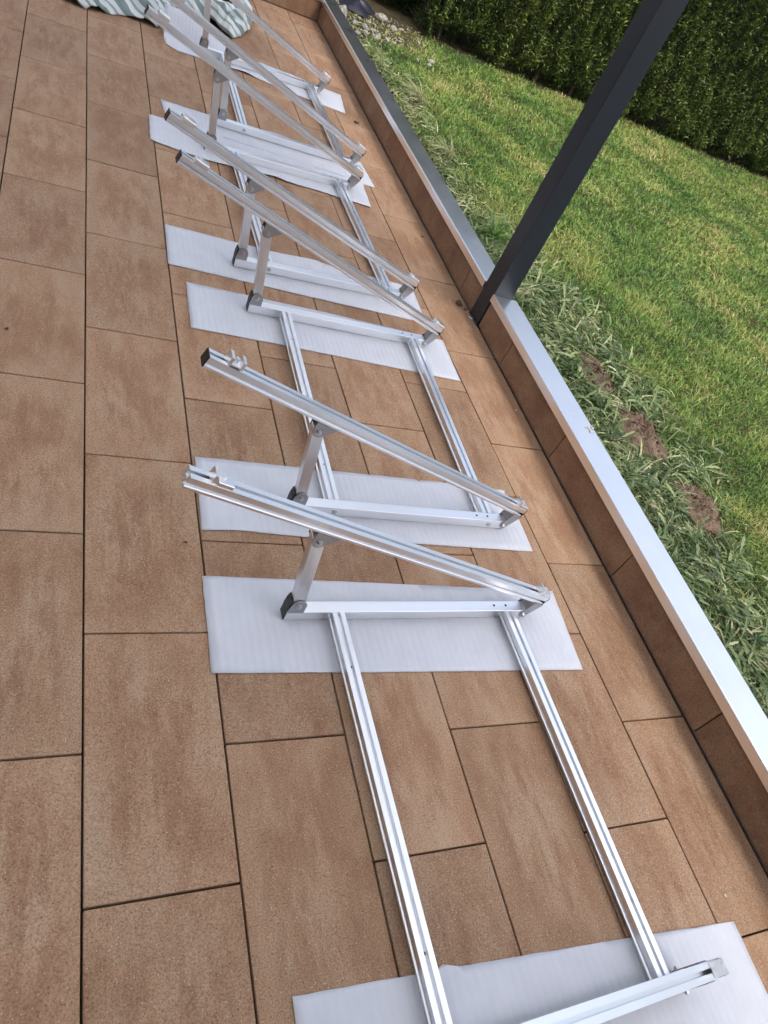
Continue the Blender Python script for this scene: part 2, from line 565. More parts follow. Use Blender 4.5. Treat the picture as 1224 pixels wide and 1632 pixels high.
# terrace roof carried by the post, and the house it leans on (both just above / beside the frame)
M_PANEL, n, l, b = new_mat('milky_polycarbonate')
tr = node(n, 'ShaderNodeBsdfTranslucent'); tr.inputs['Color'].default_value = (0.77, 0.79, 0.82, 1)
b.inputs['Base Color'].default_value = (0.75, 0.76, 0.77, 1)
ms = node(n, 'ShaderNodeMixShader'); ms.inputs[0].default_value = 0.80
l.new(b.outputs[0], ms.inputs[1]); l.new(tr.outputs[0], ms.inputs[2]); l.new(ms.outputs[0], n['Material Output'].inputs['Surface'])
M_SHADE_WALL = simple('shade_wall_dark', (0.20, 0.19, 0.18), 0.9, 0, 0.08, 12)
M_PLASTER = simple('house_plaster', (0.50, 0.48, 0.45), 0.9, 0, 0.08, 12)
roof = empty('terrace_roof', (-0.1, 1.75, 2.75))
thing(roof, 'flat terrace roof of pale panels on dark beams above the terrace', 'roof')
bm = bmesh.new(); add_box(bm, (2.13, -4.75, 0.0), (2.24, 4.75, 0.13), 0.003)
bobj('front_beam', bm, M_POST, roof)
for k in range(9):
    yy = -4.7 + k * 1.1625
    bm = bmesh.new(); add_box(bm, (-2.30, yy - 0.03, 0.02), (2.128, yy + 0.03, 0.13), 0.002)
    bobj('rafter', bm, M_POST, roof)
for k in range(8):
    yy = -4.7 + k * 1.1625
    bm = bmesh.new(); add_box(bm, (-2.30, yy + 0.004, 0.1325), (2.62, yy + 1.1585, 0.148))  # panels lengthened past the front beam to block direct sun
    bobj('roof_panel', bm, M_PANEL, roof)
bm = bmesh.new(); add_box(bm, (-0.15, -7.0, -0.35), (0.15, 7.0, 5.2))
hw = bobj('unseen_wall', bm, M_PLASTER)
hw.location = (-2.56, 1.5, 0)
thing(hw, 'pale plastered house wall along the inner side of the terrace', 'wall')
bm = bmesh.new(); add_box(bm, (-2.25, -0.12, -0.35), (2.25, 0.12, 3.05))  # unseen wall added behind the camera to darken metal facing it
shade_wall = bobj('unseen_wall', bm, M_SHADE_WALL)
shade_wall.location = (0.08, -3.15, 0)
thing(shade_wall, 'added unseen dark wall behind the camera, dimming the metal faces turned that way', 'wall')

# ------------------------------------------------------------------ garden
MOLES = [(2.56, 1.575, 0.085, 0.150, 0.040), (2.605, 1.175, 0.115, 0.165, 0.055), (2.660, 0.745, 0.100, 0.145, 0.050)]
def gh(x, y):
    x = np.asarray(x, float); y = np.asarray(y, float)
    z = 0.085 + 0.030 * (fbm(N1, x * 1.6, y * 1.6) - 0.5) + 0.012 * (N2(x * 9, y * 9) - 0.5)
    z = z - 0.03 * np.clip((2.32 - x) / 0.14, 0, 1) * np.clip((y - 2.6) / 0.6, 0, 1)
    return z
nx, ny = 200, 260
gx = XO + 0.001 + (np.linspace(0, 1, nx) ** 1.5) * 12
gy = np.linspace(-4, 8.5, ny)
GX, GY = np.meshgrid(gx, gy)
V = np.stack([GX.ravel(), GY.ravel(), gh(GX, GY).ravel()], 1)
ii = np.arange(nx - 1)[None, :] + nx * np.arange(ny - 1)[:, None]
F = np.stack([ii, ii + 1, ii + 1 + nx, ii + nx], -1).reshape(-1, 4)
o = fast_mesh('lawn_ground', V, F.ravel(), np.arange(len(F)) * 4, np.full(len(F), 4), M_SOIL, smooth=True)
o['kind'] = 'structure'
g2 = plane('meadow', XO + 11.9, 150, -150, 150, 0.05, M_SOIL); g2['kind'] = 'structure'
g3 = plane('far_meadow', XO, XO + 11.9, 8.49, 150, 0.05, M_SOIL); g3['kind'] = 'structure'

def scatter(n, fn):
    """fn(x,y)->density 0..1 within visible wedge"""
    out = []
    tot = 0
    while tot < n:
        y = rng.uniform(-1.2, 6.75, n * 2)
        x = XO + 0.012 + rng.random(n * 2) * 7.2
        ok = (x < XO + 0.9 + np.maximum(0, y + 0.75) * 0.98) & (rng.random(n * 2) < fn(x, y))
        p = np.stack([x[ok], y[ok]], 1)
        out.append(p); tot += len(p)
    return np.concatenate(out)[:n]

def mole_mask(x, y, k=1.0):
    m = np.zeros_like(x)
    for mx, my, rx, ry, h in MOLES:
        d = ((x - mx) / rx) ** 2 + ((y - my) / ry) ** 2
        m = np.maximum(m, np.clip((1.25 * k - d) / 0.4, 0, 1))
        # worn, trampled side towards the terrace
        d2 = ((x - mx + 0.05) / rx) ** 2 + ((y - my + 0.09) / ry) ** 2
        m = np.maximum(m, 0.85 * np.clip((1.1 * k - d2) / 0.4, 0, 1))
    return m

def edge_zone(x, y):
    """1 near the coping (weedy), 0 out on the lawn"""
    wz = 0.62 + 0.25 * (N3(x * 2, y * 2) - 0.5) + np.where(y > 2.2, -0.25 * np.clip((y - 2.2) / 1.0, 0, 1), 0)
    return np.clip((XO + wz + 0.10 - x) / 0.42, 0, 1)
def stone_zone(x, y):
    return np.clip((y - 5.55 - 0.45 * np.clip((x - 2.3) / 0.9, 0, 1)) / 0.25, 0, 1) * np.clip((3.3 - x) / 0.3, 0, 1)
def cam_d2(x, y):
    return np.sqrt((x - 0.156) ** 2 + (y + 0.747) ** 2 + 1.45 ** 2)

# short lawn
def dens_lawn(x, y):
    d = np.clip((3.4 / cam_d2(x, y)) ** 1.3, 0, 1)
    d = d * (1 - 0.50 * edge_zone(x, y)) * (1 - mole_mask(x, y)) * (1 - 0.80 * stone_zone(x, y))
    d = d * (0.55 + 0.45 * np.clip(fbm(N4, x * 5, y * 5) * 2 - 0.5, 0, 1))
    strip = np.clip((XO + 0.16 - x) / 0.05, 0, 1) * np.clip((y - 2.8) / 0.5, 0, 1)
    return d * (1 - 0.9 * strip) * np.clip((6.62 - y) / 0.25, 0, 1)
n = 190000
p = scatter(n, dens_lawn)
x, y = p[:, 0], p[:, 1]
dist = cam_d2(x, y)
z = gh(x, y)
clump = fbm(N2, x * 3.0, y * 3.0)
dry = fbm(N3, x * 1.7 + 5, y * 1.7)
lc = fbm(N4, x * 9, y * 9)
tint = 0.32 + 0.75 * (clump - 0.5) + 0.28 * stone_zone(x, y) + 0.45 * (lc - 0.5) + rng.normal(0, 0.15, n) + 0.9 * np.clip(dry - 0.52, 0, 1)
yp = np.exp(-(((x - 5.0) / 0.5) ** 2 + ((y - 3.75) / 0.45) ** 2))
tint = tint + 0.30 * yp
tint = tint + 0.25 * np.exp(-(((x - 3.2) / 0.35) ** 2 + ((y - 5.7) / 0.3) ** 2)) + 0.2 * np.exp(-(((x - 2.6) / 0.2) ** 2 + ((y - 0.35) / 0.25) ** 2))
tint = np.clip(np.where(rng.random(n) < 0.06, tint + 0.4, tint), 0.0, 1.0)
flow = 2 * np.pi * fbm(N1, x * 0.8, y * 0.8, 2) * 1.5
az = flow + rng.normal(0, 2.2, n)
Lb = rng.uniform(0.022, 0.060, n) * (0.45 + 1.1 * lc)
el = np.clip(rng.normal(0.85, 0.42, n), 0.05, 1.5)
Wd = rng.uniform(0.0022, 0.0046, n) * np.clip(dist / 3.0, 0.9, 2.2)
o = blades('grass', np.stack([x, y, z - 0.004], 1), az, Lb, el, rng.uniform(0.2, 1.5, n), Wd, (1.0, 0.85, 0.5), M_GRASS, tint, z, twist=0.5, tip_tint=0.08)
thing(o, 'short green lawn grass mottled with dry yellowish blades', 'grass'); o['kind'] = 'stuff'

# rough strap-leaved weeds along the coping
def dens_edge(x, y):
    d = edge_zone(x, y) * (1 - 0.97 * mole_mask(x, y, 0.95)) * (1 - 0.9 * stone_zone(x, y))
    strip = np.clip((XO + 0.17 - x) / 0.05, 0, 1) * np.clip((y - 2.7) / 0.5, 0, 1)
    return d * (1 - 0.97 * strip) * np.where(y > 2.9, 0.55, 1.0) * (y < 6.3) * (0.35 + 0.65 * np.clip(fbm(N1, x * 7, y * 7) * 2.2 - 0.6, 0, 1))
n = 16500
p = scatter(n, dens_edge)
x, y = p[:, 0], p[:, 1]
z = gh(x, y)
cl = fbm(N4, x * 6, y * 6)
tint = np.clip(np.where(rng.random(n) < 0.45, 0.20, 0.60) + 0.7 * (cl - 0.5) + rng.normal(0, 0.14, n) + np.where(y > 3.6, 0.14, 0) + np.where(y > 4.9, 0.14, 0) + np.where(rng.random(n) < 0.10, 0.5, 0), 0, 1)
az = 2 * np.pi * fbm(N2, x * 2.2 + 9, y * 2.2, 2) * 1.6 + rng.normal(0, 0.9, n)
keep_in = x < XO + 0.10
az = np.where(keep_in, rng.normal(0, 0.9, n) + np.pi / 2 * np.sign(rng.random(n) - 0.5) * 0.6, az)
o = blades('weeds', np.stack([x, y, z - 0.004 + rng.uniform(0, 0.03, n)], 1), az, rng.uniform(0.04, 0.125, n), np.clip(rng.normal(0.26, 0.28, n), 0.0, 1.2),
           rng.uniform(0.3, 1.3, n), 0.0024 + 0.0075 * rng.random(n) ** 1.6, (0.6, 0.95, 1.0, 0.75, 0.45), M_WEED, tint, z, twist=0.6, tip_tint=0.12)
thing(o, 'long flattened strap-leaved weeds growing along the metal coping', 'weeds'); o['kind'] = 'stuff'

# lobed dandelion leaves in the same strip (ground cover)
n = 2000
p = scatter(n, dens_edge)
x, y = p[:, 0], p[:, 1]
ok = y < 2.9
x, y = x[ok], y[ok]; n = len(x); z = gh(x, y)
tint = np.clip(0.34 + rng.normal(0, 0.2, n), 0, 0.95)
o = blades('ground_cover', np.stack([x, y, z + rng.uniform(0.005, 0.045, n)], 1), rng.uniform(0, 6.28, n) * 0.5 + 3.14 * (rng.random(n) < 0.4) - 0.8, rng.uniform(0.06, 0.13, n), np.clip(rng.normal(0.45, 0.25, n), 0, 1.2),
           rng.uniform(0.4, 1.4, n), rng.uniform(0.010, 0.022, n), (0.18, 0.45, 0.28, 0.75, 0.36, 0.95, 0.5, 0.8, 0.55), M_WEED, tint, z, twist=0.5)
thing(o, 'lobed dandelion leaves matted among the weeds beside the coping', 'ground cover'); o['kind'] = 'stuff'

# tufts
def tuft(name, cx, cy, n, L0, L1, W0, W1, t0, t1, mat, label, az0=0, azs=3.2, el0=1.0):
    r = rng.normal(0, 0.018, (n, 2))
    x = cx + r[:, 0]; y = cy + r[:, 1]; z = gh(x, y)
    o = blades(name, np.stack([x - cx, y - cy, z - gh(cx, cy)], 1), az0 + rng.uniform(-azs, azs, n), rng.uniform(L0, L1, n), np.clip(rng.normal(el0, 0.25, n), 0.2, 1.5),
               rng.uniform(0.5, 1.8, n), rng.uniform(W0, W1, n), (0.8, 1.0, 0.9, 0.6, 0.35), mat, np.clip(rng.uniform(t0, t1, n), 0, 1), None, twist=0.3)
    o.location = (cx, cy, float(gh(cx, cy)) + 0.003)
    thing(o, label, 'grass tuft')
    return o
tuft('grass_tuft', 2.40, 2.67, 110, 0.10, 0.22, 0.004, 0.008, 0.1, 0.4, M_GRASS, 'dark green upright grass tuft next to the coping just behind the post')
tuft('dry_grass_tuft', 2.56, 4.60, 90, 0.14, 0.28, 0.004, 0.008, 0.75, 1.0, M_WEED, 'straw-coloured dry grass tuft drooping towards the gravel strip', math.pi, 0.9, 0.8)
tuft('grass_tuft', 2.50, 3.75, 80, 0.10, 0.2, 0.003, 0.006, 0.6, 1.0, M_WEED, 'half-dry grass tuft at the lawn edge between straw tuft and post', math.pi, 1.6, 0.9)

# molehills
def molehill(i, mx, my, rx, ry, h, label):
    nr, na = 30, 72
    vs = [(0, 0, 0)]; fs = []
    zc = float(gh(mx, my)) - 0.012
    vs = []
    for r in range(nr + 1):
        t = r / nr
        for a in range(na):
            th = 2 * math.pi * a / na
            rr = t * (1.10 + 0.42 * mnoise.noise((math.cos(th) * 1.5 + i * 5, math.sin(th) * 1.5, 0.3)) + 0.20 * mnoise.noise((math.cos(th) * 5 + i * 5, math.sin(th) * 5, 1.3)))
            X = rr * rx * math.cos(th); Y = rr * ry * math.sin(th)
            base = float(gh(mx + X, my + Y)) - zc
            nz = mnoise.fractal((X * 22 + i * 9, Y * 22, i), 0.8, 2.0, 5)
            clod = abs(mnoise.noise((X * 60 + i, Y * 60, 3.0)))
            prof = max(0.0, 1 - t ** 2.2)
            vs.append((X, Y, base - 0.012 * (t > 0.98) + h * prof * (0.55 + 0.55 * nz) + 0.020 * clod * prof ** 0.5))
    c = sum(v[2] for v in vs[:na]) / na
    for a in range(na):
        vs[a] = (0, 0, c)
    for r in range(nr):
        for a in range(na):
            b_ = (a + 1) % na
            fs.append((r * na + a, r * na + b_, (r + 1) * na + b_, (r + 1) * na + a))
    root = empty('molehill', (mx, my, zc))
    thing(root, label, 'molehill', 'bare soil mounds in the weeds')
    o = mobj('soil_mound', vs, fs, M_MOLE, root, True)
    bm = bmesh.new()
    for k in range(260):
        a = random.uniform(0, 6.28); t = random.random() ** 0.6 * 1.45
        X, Y = t * rx * math.cos(a), t * ry * math.sin(a)
        s = 0.002 + 0.009 * random.random() ** 2.5
        zz = float(gh(mx + X, my + Y)) - zc + h * max(0, 1 - t ** 2.2) * 0.85
        m = Matrix.Translation((X, Y, zz)) @ Matrix.Rotation(random.uniform(0, 6), 4, 'X') @ Matrix.Diagonal((s, s * random.uniform(.6, 1), s * random.uniform(.5, 1), 1))
        bmesh.ops.create_icosphere(bm, subdivisions=1, radius=1.0, matrix=m)
    oc = bobj('soil_crumbs', bm, M_MOLE, root); oc['kind'] = 'stuff'
molehill(0, *MOLES[0], 'brown molehill half hidden in weeds, the one nearest the post')
molehill(1, *MOLES[1], 'smooth bare brown molehill, the middle one of three')
molehill(2, *MOLES[2], 'brown molehill farthest from the post, near the right edge of the lawn')

# gravel strip and stones
def ico(sub, seed, rough=0.25):
    bm = bmesh.new()
    bmesh.ops.create_icosphere(bm, subdivisions=sub, radius=1.0)
    for v in bm.verts:
        v.co *= 1 + rough * mnoise.noise(v.co * 1.3 + Vector((seed * 7, seed, 0)))
    me = bpy.data.meshes.new('stone'); bm.to_mesh(me); bm.free()
    me.materials.append(M_STONE)
    me.polygons.foreach_set('use_smooth', [sub > 1] * len(me.polygons))
    return me
base = bmesh.new(); bmesh.ops.create_icosphere(base, subdivisions=1, radius=1.0)
bv = np.array([v.co[:] for v in base.verts]); bf = np.array([[v.index for v in f.verts] for f in base.faces]); base.free()
n = 3600
gy_ = np.concatenate([rng.uniform(2.75, 6.4, 3300), rng.uniform(5.7, 6.7, 300)])
gx_ = np.concatenate([XO + 0.005 + np.abs(rng.normal(0, 0.055, 3300)), rng.uniform(XO + 0.01, 3.2, 300)])
sz = rng.uniform(0.0035, 0.010, n) * np.where(gy_ > 5.5, 1.3, 1.0)
ang = rng.uniform(0, 6.28, n)
scl = np.stack([sz, sz * rng.uniform(.6, 1, n), sz * rng.uniform(.5, .9, n)], 1)
VV = bv[None] * scl[:, None, :] * (1 + 0.25 * rng.standard_normal((n, len(bv), 1)) * 0.6)
ca, sa = np.cos(ang)[:, None], np.sin(ang)[:, None]
VX = VV[..., 0] * ca - VV[..., 1] * sa + gx_[:, None]; VY = VV[..., 0] * sa + VV[..., 1] * ca + gy_[:, None]
VZ = VV[..., 2] + (gh(gx_, gy_) + sz * 0.3)[:, None]
VA = np.stack([VX, VY, VZ], -1).reshape(-1, 3)
FA = (bf[None] + (np.arange(n) * len(bv))[:, None, None]).reshape(-1, 3)
o = fast_mesh('gravel', VA, FA.ravel(), np.arange(len(FA)) * 3, np.full(len(FA), 3), M_GRAV)
thing(o, 'pale grey gravel strip between the metal coping and the lawn', 'gravel'); o['kind'] = 'stuff'
STM = [ico(2, k) for k in range(6)]
spots = [(2.30, 6.25, .050), (2.74, 6.52, .060), (2.37, 6.05, .032), (2.45, 6.00, .036), (2.42, 5.86, .034), (2.50, 5.83, .038), (2.55, 6.07, .026),
         (2.58, 5.98, .022), (2.64, 5.92, .026), (2.70, 5.90, .022), (2.83, 6.38, .036), (2.93, 6.45, .024), (2.87, 5.70, .018), (3.02, 5.78, .030), (2.97, 5.68, .022),
         (2.55, 6.25, .025), (2.33, 5.78, .030), (2.62, 6.28, .018), (3.05, 6.25, .02), (2.80, 6.05, .016), (2.36, 6.42, .028), (2.48, 6.30, .018)]
for k, (sx, sy, s) in enumerate(spots):
    o = bpy.data.objects.new('stone', STM[k % 6])
    o.location = (sx, sy, float(gh(sx, sy)) + s * 0.42)
    o.rotation_euler = (random.uniform(-.4, .4), random.uniform(-.4, .4), random.uniform(0, 6.28))
    o.scale = (s * 1.1, s * random.uniform(.75, 1.0), s * random.uniform(.6, .8))
    link(o)
    if k == 1:
        thing(o, 'largest white stone, lying apart in the dark below the hedge end', 'stone', 'stones beyond the coping')
    elif k == 0:
        thing(o, 'big white stone touching the coping at the far end', 'stone', 'stones beyond the coping')
    else:
        thing(o, 'small pale stone among the scattered stones at the far lawn corner', 'stone', 'stones beyond the coping')

# dark sheet by the stones
vs = []; fs = []
for r in range(9):
    for a in range(28):
        th = a / 28 * 2 * math.pi; t = r / 8
        rr = 0.19 * t * (1 + 0.2 * math.sin(3 * th) + 0.12 * math.sin(5 * th + 1))
        z = 0.09 * (1 - t ** 2) * (1 + 0.25 * math.sin(4 * th + 3 * t)) * (0.7 + 0.4 * mnoise.noise((rr * math.cos(th) * 9, rr * math.sin(th) * 9, 2)))
        vs.append((rr * math.cos(th), rr * math.sin(th), max(0, z)))
for r in range(8):
    for a in range(28):
        fs.append((r * 28 + a, r * 28 + (a + 1) % 28, (r + 1) * 28 + (a + 1) % 28, (r + 1) * 28 + a))
o = mobj('plastic_sheet', vs, fs, simple('navy_plastic', (0.010, 0.011, 0.022), 0.45), None, True)
o.location = (2.50, 6.62, float(gh(2.5, 6.62)) + 0.0)
thing(o, 'crumpled dark navy sheet lying behind the white stones', 'sheet')

# hedge
def hedge(name, label, x0, x1, yf, depth, h, n, gap, tintbase):
    root = empty(name, ((x0 + x1) / 2, yf + depth / 2, 0.06))
    thing(root, label, 'hedge')
    org = np.array([(x0 + x1) / 2, yf + depth / 2, 0.06])
    # front, top, left end and right end surfaces
    nf = int(n * 0.86)
    x = rng.uniform(x0, x1, nf); z = gap * 0.6 + (h - gap * 0.6) * rng.random(nf) ** 1.15
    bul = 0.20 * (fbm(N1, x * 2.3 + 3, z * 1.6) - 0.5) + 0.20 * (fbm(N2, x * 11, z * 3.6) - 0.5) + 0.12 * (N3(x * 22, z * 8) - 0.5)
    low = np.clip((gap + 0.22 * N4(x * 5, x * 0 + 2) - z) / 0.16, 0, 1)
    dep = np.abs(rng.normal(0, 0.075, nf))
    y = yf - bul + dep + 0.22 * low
    d = 0.5 + 2.2 * bul - 3.2 * dep - 0.35 * low  # deeper and lower leaves tinted darker, shade put into their colour
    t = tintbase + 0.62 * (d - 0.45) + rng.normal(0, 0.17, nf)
    keep = rng.random(nf) < (1 - 0.5 * low)
    P = [np.stack([x, y, z], 1)[keep]]; T = [t[keep]]; A = [(-np.pi / 2 + rng.normal(0, 0.9, nf))[keep]]
    ns = n - nf
    ye = rng.uniform(yf, yf + depth, ns); ze = gap + (h - gap) * rng.random(ns)
    b2 = 0.16 * (fbm(N2, ye * 6, ze * 5) - 0.5)
    s = np.where(rng.random(ns) < 0.6, 0, 1)
    xe = np.where(s == 0, x0 - b2, x1 + b2) 
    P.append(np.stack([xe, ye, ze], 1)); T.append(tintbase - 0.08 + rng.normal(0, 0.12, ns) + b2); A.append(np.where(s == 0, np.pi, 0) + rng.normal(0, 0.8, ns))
    xt = rng.uniform(x0, x1, ns); yt = rng.uniform(yf, yf + depth, ns)
    P.append(np.stack([xt, yt, h + 0.1 * fbm(N3, xt * 5, yt * 5)], 1)); T.append(tintbase + rng.normal(0.05, 0.13, ns)); A.append(rng.uniform(0, 6.28, ns))
    P = np.concatenate(P) - org; P[:, 2] += 0.06; T = np.clip(np.concatenate(T), 0, 1); A = np.concatenate(A); m = len(P)
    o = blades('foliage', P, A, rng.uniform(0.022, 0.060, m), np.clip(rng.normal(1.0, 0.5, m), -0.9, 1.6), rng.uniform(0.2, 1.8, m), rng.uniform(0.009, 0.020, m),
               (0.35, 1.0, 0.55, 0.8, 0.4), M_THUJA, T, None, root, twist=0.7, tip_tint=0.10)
    o['kind'] = 'stuff'
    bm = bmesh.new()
    add_box(bm, (x0 + 0.30 - org[0], yf + 0.36 - org[1], gap * 0.2), (x1 - 0.05 - org[0], yf + depth - org[1], h - 0.08))  # solid dark box, the hedge's inner shade put into its colour
    bobj('dark_core', bm, M_HEDGE_SHADE, root)
    xx = x0 + 0.15
    while xx < x1:
        bm = bmesh.new()
        add_cyl(bm, (xx - org[0], yf + 0.22 + random.uniform(-.05, .05) - org[1], -0.02), (random.uniform(-.1, .1), random.uniform(-.1, .1), 1), random.uniform(.018, .032), 0.55, 8, 0.012)
        bobj('stem', bm, M_BARK, root)
        xx += random.uniform(0.4, 0.62)
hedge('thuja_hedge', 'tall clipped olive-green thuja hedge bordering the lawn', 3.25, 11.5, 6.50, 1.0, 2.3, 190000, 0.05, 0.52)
hedge('shade_shrub', 'added evergreen shrub, shade put into its leaf colour, behind the stones, left of the hedge', 2.15, 3.35, 7.05, 0.8, 2.3, 20000, 0.05, 0.20)  # shrub added for a dark gap, its shade put into the leaf tint

# ------------------------------------------------------------------ foam pads
def pad(poly, label, z0=0.0012, lifts=(), seed=0, jit=0.0014, wave=0.0012):
    cx = sum(p[0] for p in poly) / len(poly); cy = sum(p[1] for p in poly) / len(poly)
    r = random.Random(seed)
    dense = []
    for (ax, ay), (bx, by) in zip(poly, poly[1:] + poly[:1]):
        L = math.hypot(bx - ax, by - ay); k = max(1, int(L / 0.025))
        for i in range(k):
            t = i / k
            nx_, ny_ = -(by - ay) / L, (bx - ax) / L
            j = 0 if i == 0 else jit * mnoise.noise((ax * 9 + t * L * 14, ay * 9 + seed, 1.0)) + jit * 0.4 * r.uniform(-1, 1)
            dense.append((ax + (bx - ax) * t + nx_ * j, ay + (by - ay) * t + ny_ * j))
    bm = bmesh.new()
    bm.faces.new([bm.verts.new((px - cx, py - cy, 0)) for px, py in dense])
    xs = [p[0] - cx for p in dense]; ys_ = [p[1] - cy for p in dense]
    for lo, hi, ax in ((min(xs), max(xs), 0), (min(ys_), max(ys_), 1)):
        v = lo + 0.028
        while v < hi - 0.005:
            co = [0, 0, 0]; no = [0, 0, 0]; co[ax] = v; no[ax] = 1
            bmesh.ops.bisect_plane(bm, geom=bm.verts[:] + bm.edges[:] + bm.faces[:], plane_co=co, plane_no=no, dist=1e-5)
            v += 0.028
    for v in bm.verts:
        X, Y = v.co.x + cx, v.co.y + cy
        z = wave * (0.5 + 0.5 * mnoise.noise((X * 9, Y * 9, seed * 3.7)))
        for f in lifts:
            z += f(X, Y)
        v.co.z = z
    o = bobj('foam_sheet', bm, M_FOAM, None, True)
    if o.data.polygons[0].normal.z < 0:
        o.data.flip_normals()
    md = o.modifiers.new('thickness', 'SOLIDIFY'); md.thickness = 0.0022; md.offset = 1.0
    o.location = (cx, cy, z0)
    thing(o, label, 'foam sheet', 'white foam sheets under the frames')
    return o
def bump(cx, cy, rx, ry, h):
    return lambda X, Y: h * math.exp(-((X - cx) / rx) ** 2 - ((Y - cy) / ry) ** 2)
def ss(t):
    t = min(1, max(0, t)); return t * t * (3 - 2 * t)
pad([(0.671, -0.591), (0.985, -0.607), (1.0, -0.600), (1.039, -0.611), (1.531, -0.642), (1.853, -0.665), (1.845, -1.0), (0.66, -0.93)],
    'white foam sheet nearest the camera, at the bottom edge', seed=1)
pad([(0.591, 0.384), (1.104, 0.374), (1.76, 0.357), (1.736, 0.062), (1.065, 0.081), (0.587, 0.096)],
    'white foam sheet under the end of the nearest frame, widest fully visible one', seed=2)
pad([(0.61, 0.828), (1.074, 0.824), (1.380, 0.822), (1.388, 0.815), (1.400, 0.821), (1.69, 0.816), (1.754, 0.809), (1.748, 0.795), (1.763, 0.780), (1.755, 0.524), (1.303, 0.532), (0.921, 0.536), (0.70, 0.548), (0.605, 0.541)],
    'white foam sheet with torn corner, second from the camera side of the terrace gap', seed=3)
pad([(0.658, 1.774), (1.23, 1.757), (1.798, 1.724), (1.79, 1.441), (1.013, 1.475), (0.653, 1.483)],
    'white foam sheet level with the post base, under the end of the second frame', seed=4)
pad([(0.603, 2.172), (1.06, 2.155), (1.70, 2.13), (1.760, 2.085), (1.748, 1.851), (1.652, 1.838), (1.2, 1.852), (0.597, 1.876)],
    'white foam sheet with a raised wavy far edge, just beyond the post', lifts=[bump(1.24, 2.19, .09, .07, .016)], seed=5)
pad([(0.588, 3.205), (0.879, 3.205), (1.20, 3.19), (1.752, 3.154), (1.733, 2.866), (1.382, 2.89), (1.25, 2.885), (1.19, 2.900), (0.84, 2.878), (0.628, 2.912), (0.58, 2.93)],
    'white foam sheet with ragged near edge, overlapping the one behind it', z0=0.0042, lifts=[bump(1.2, 2.88, .08, .05, .006)], seed=6, jit=0.004)
pad([(0.658, 3.444), (0.901, 3.436), (1.261, 3.445), (1.56, 3.438), (1.813, 3.431), (1.83, 3.138), (1.749, 3.135), (1.283, 3.150), (0.683, 3.17)],
    'white foam sheet with raised far edge, partly covered by the ragged one', lifts=[bump(1.28, 3.46, .12, .07, .010)], seed=7)
pad([(0.725, 4.56), (1.2, 4.56), (1.55, 4.535), (1.793, 4.49), (1.917, 4.472), (1.881, 4.152), (1.799, 4.159), (1.50, 4.20), (1.218, 4.255), (1.0, 4.262), (0.803, 4.243), (0.735, 4.30)],
    'farthest white foam sheet, curled up at its corner beside the striped blanket',
    lifts=[lambda X, Y: 0.13 * ss((1.35 - X) / 0.5) * ss((Y - 4.385) / 0.18), bump(1.21, 4.25, .07, .04, .010)], seed=8)

# ------------------------------------------------------------------ mounting frames
Wp = 0.036                  # profile width
ZB = 0.0062                 # underside of the beams, on the foam
D = 1.0189                  # near face to near face of the two triangles
RX0, RZ0, RX1, RZ1 = -0.3587, 0.4976, 0.8240, 0.0750
TH = math.atan2(RZ0 - RZ1, RX1 - RX0)
RL = math.hypot(RZ0 - RZ1, RX1 - RX0)
RH = 0.033
FR = (0.147, 0.722)         # centres of the floor rails

def profile_pts(wd, h, slope=True):
    """slotted profile: u across, v up"""
    a = wd / 2; s = 0.0046; d = h * 0.44; sv0, sv1, sd_ = h * 0.26, h * 0.56, 0.0115
    sr = [(a, h * 0.20), (a - 0.0036, h * 0.265), (a - 0.0046, h * 0.15), (a - 0.0120, h * 0.15), (a - 0.0120, h * 0.54), (a, h * 0.54)]
    sl = [(-u, v) for u, v in sr[::-1]]
    return [(-a, 0), (-0.004, 0), (-0.004, 0.004), (0.004, 0.004), (0.004, 0), (a, 0)] + sr + [(a, h), (s, h), (s, h - 0.0028), (s + 0.003, h - 0.0034), (s + 0.003, h - d), (-s - 0.003, h - d), (-s - 0.003, h - 0.0034), (-s, h - 0.0028), (-s, h), (-a, h)] + sl

def rail_frame(o):
    """place an object whose +X runs down the slope from the upper end, at the rail's underside"""
    o.rotation_euler = (0, TH, 0)
    o.location = (RX0, Wp / 2, RZ0)

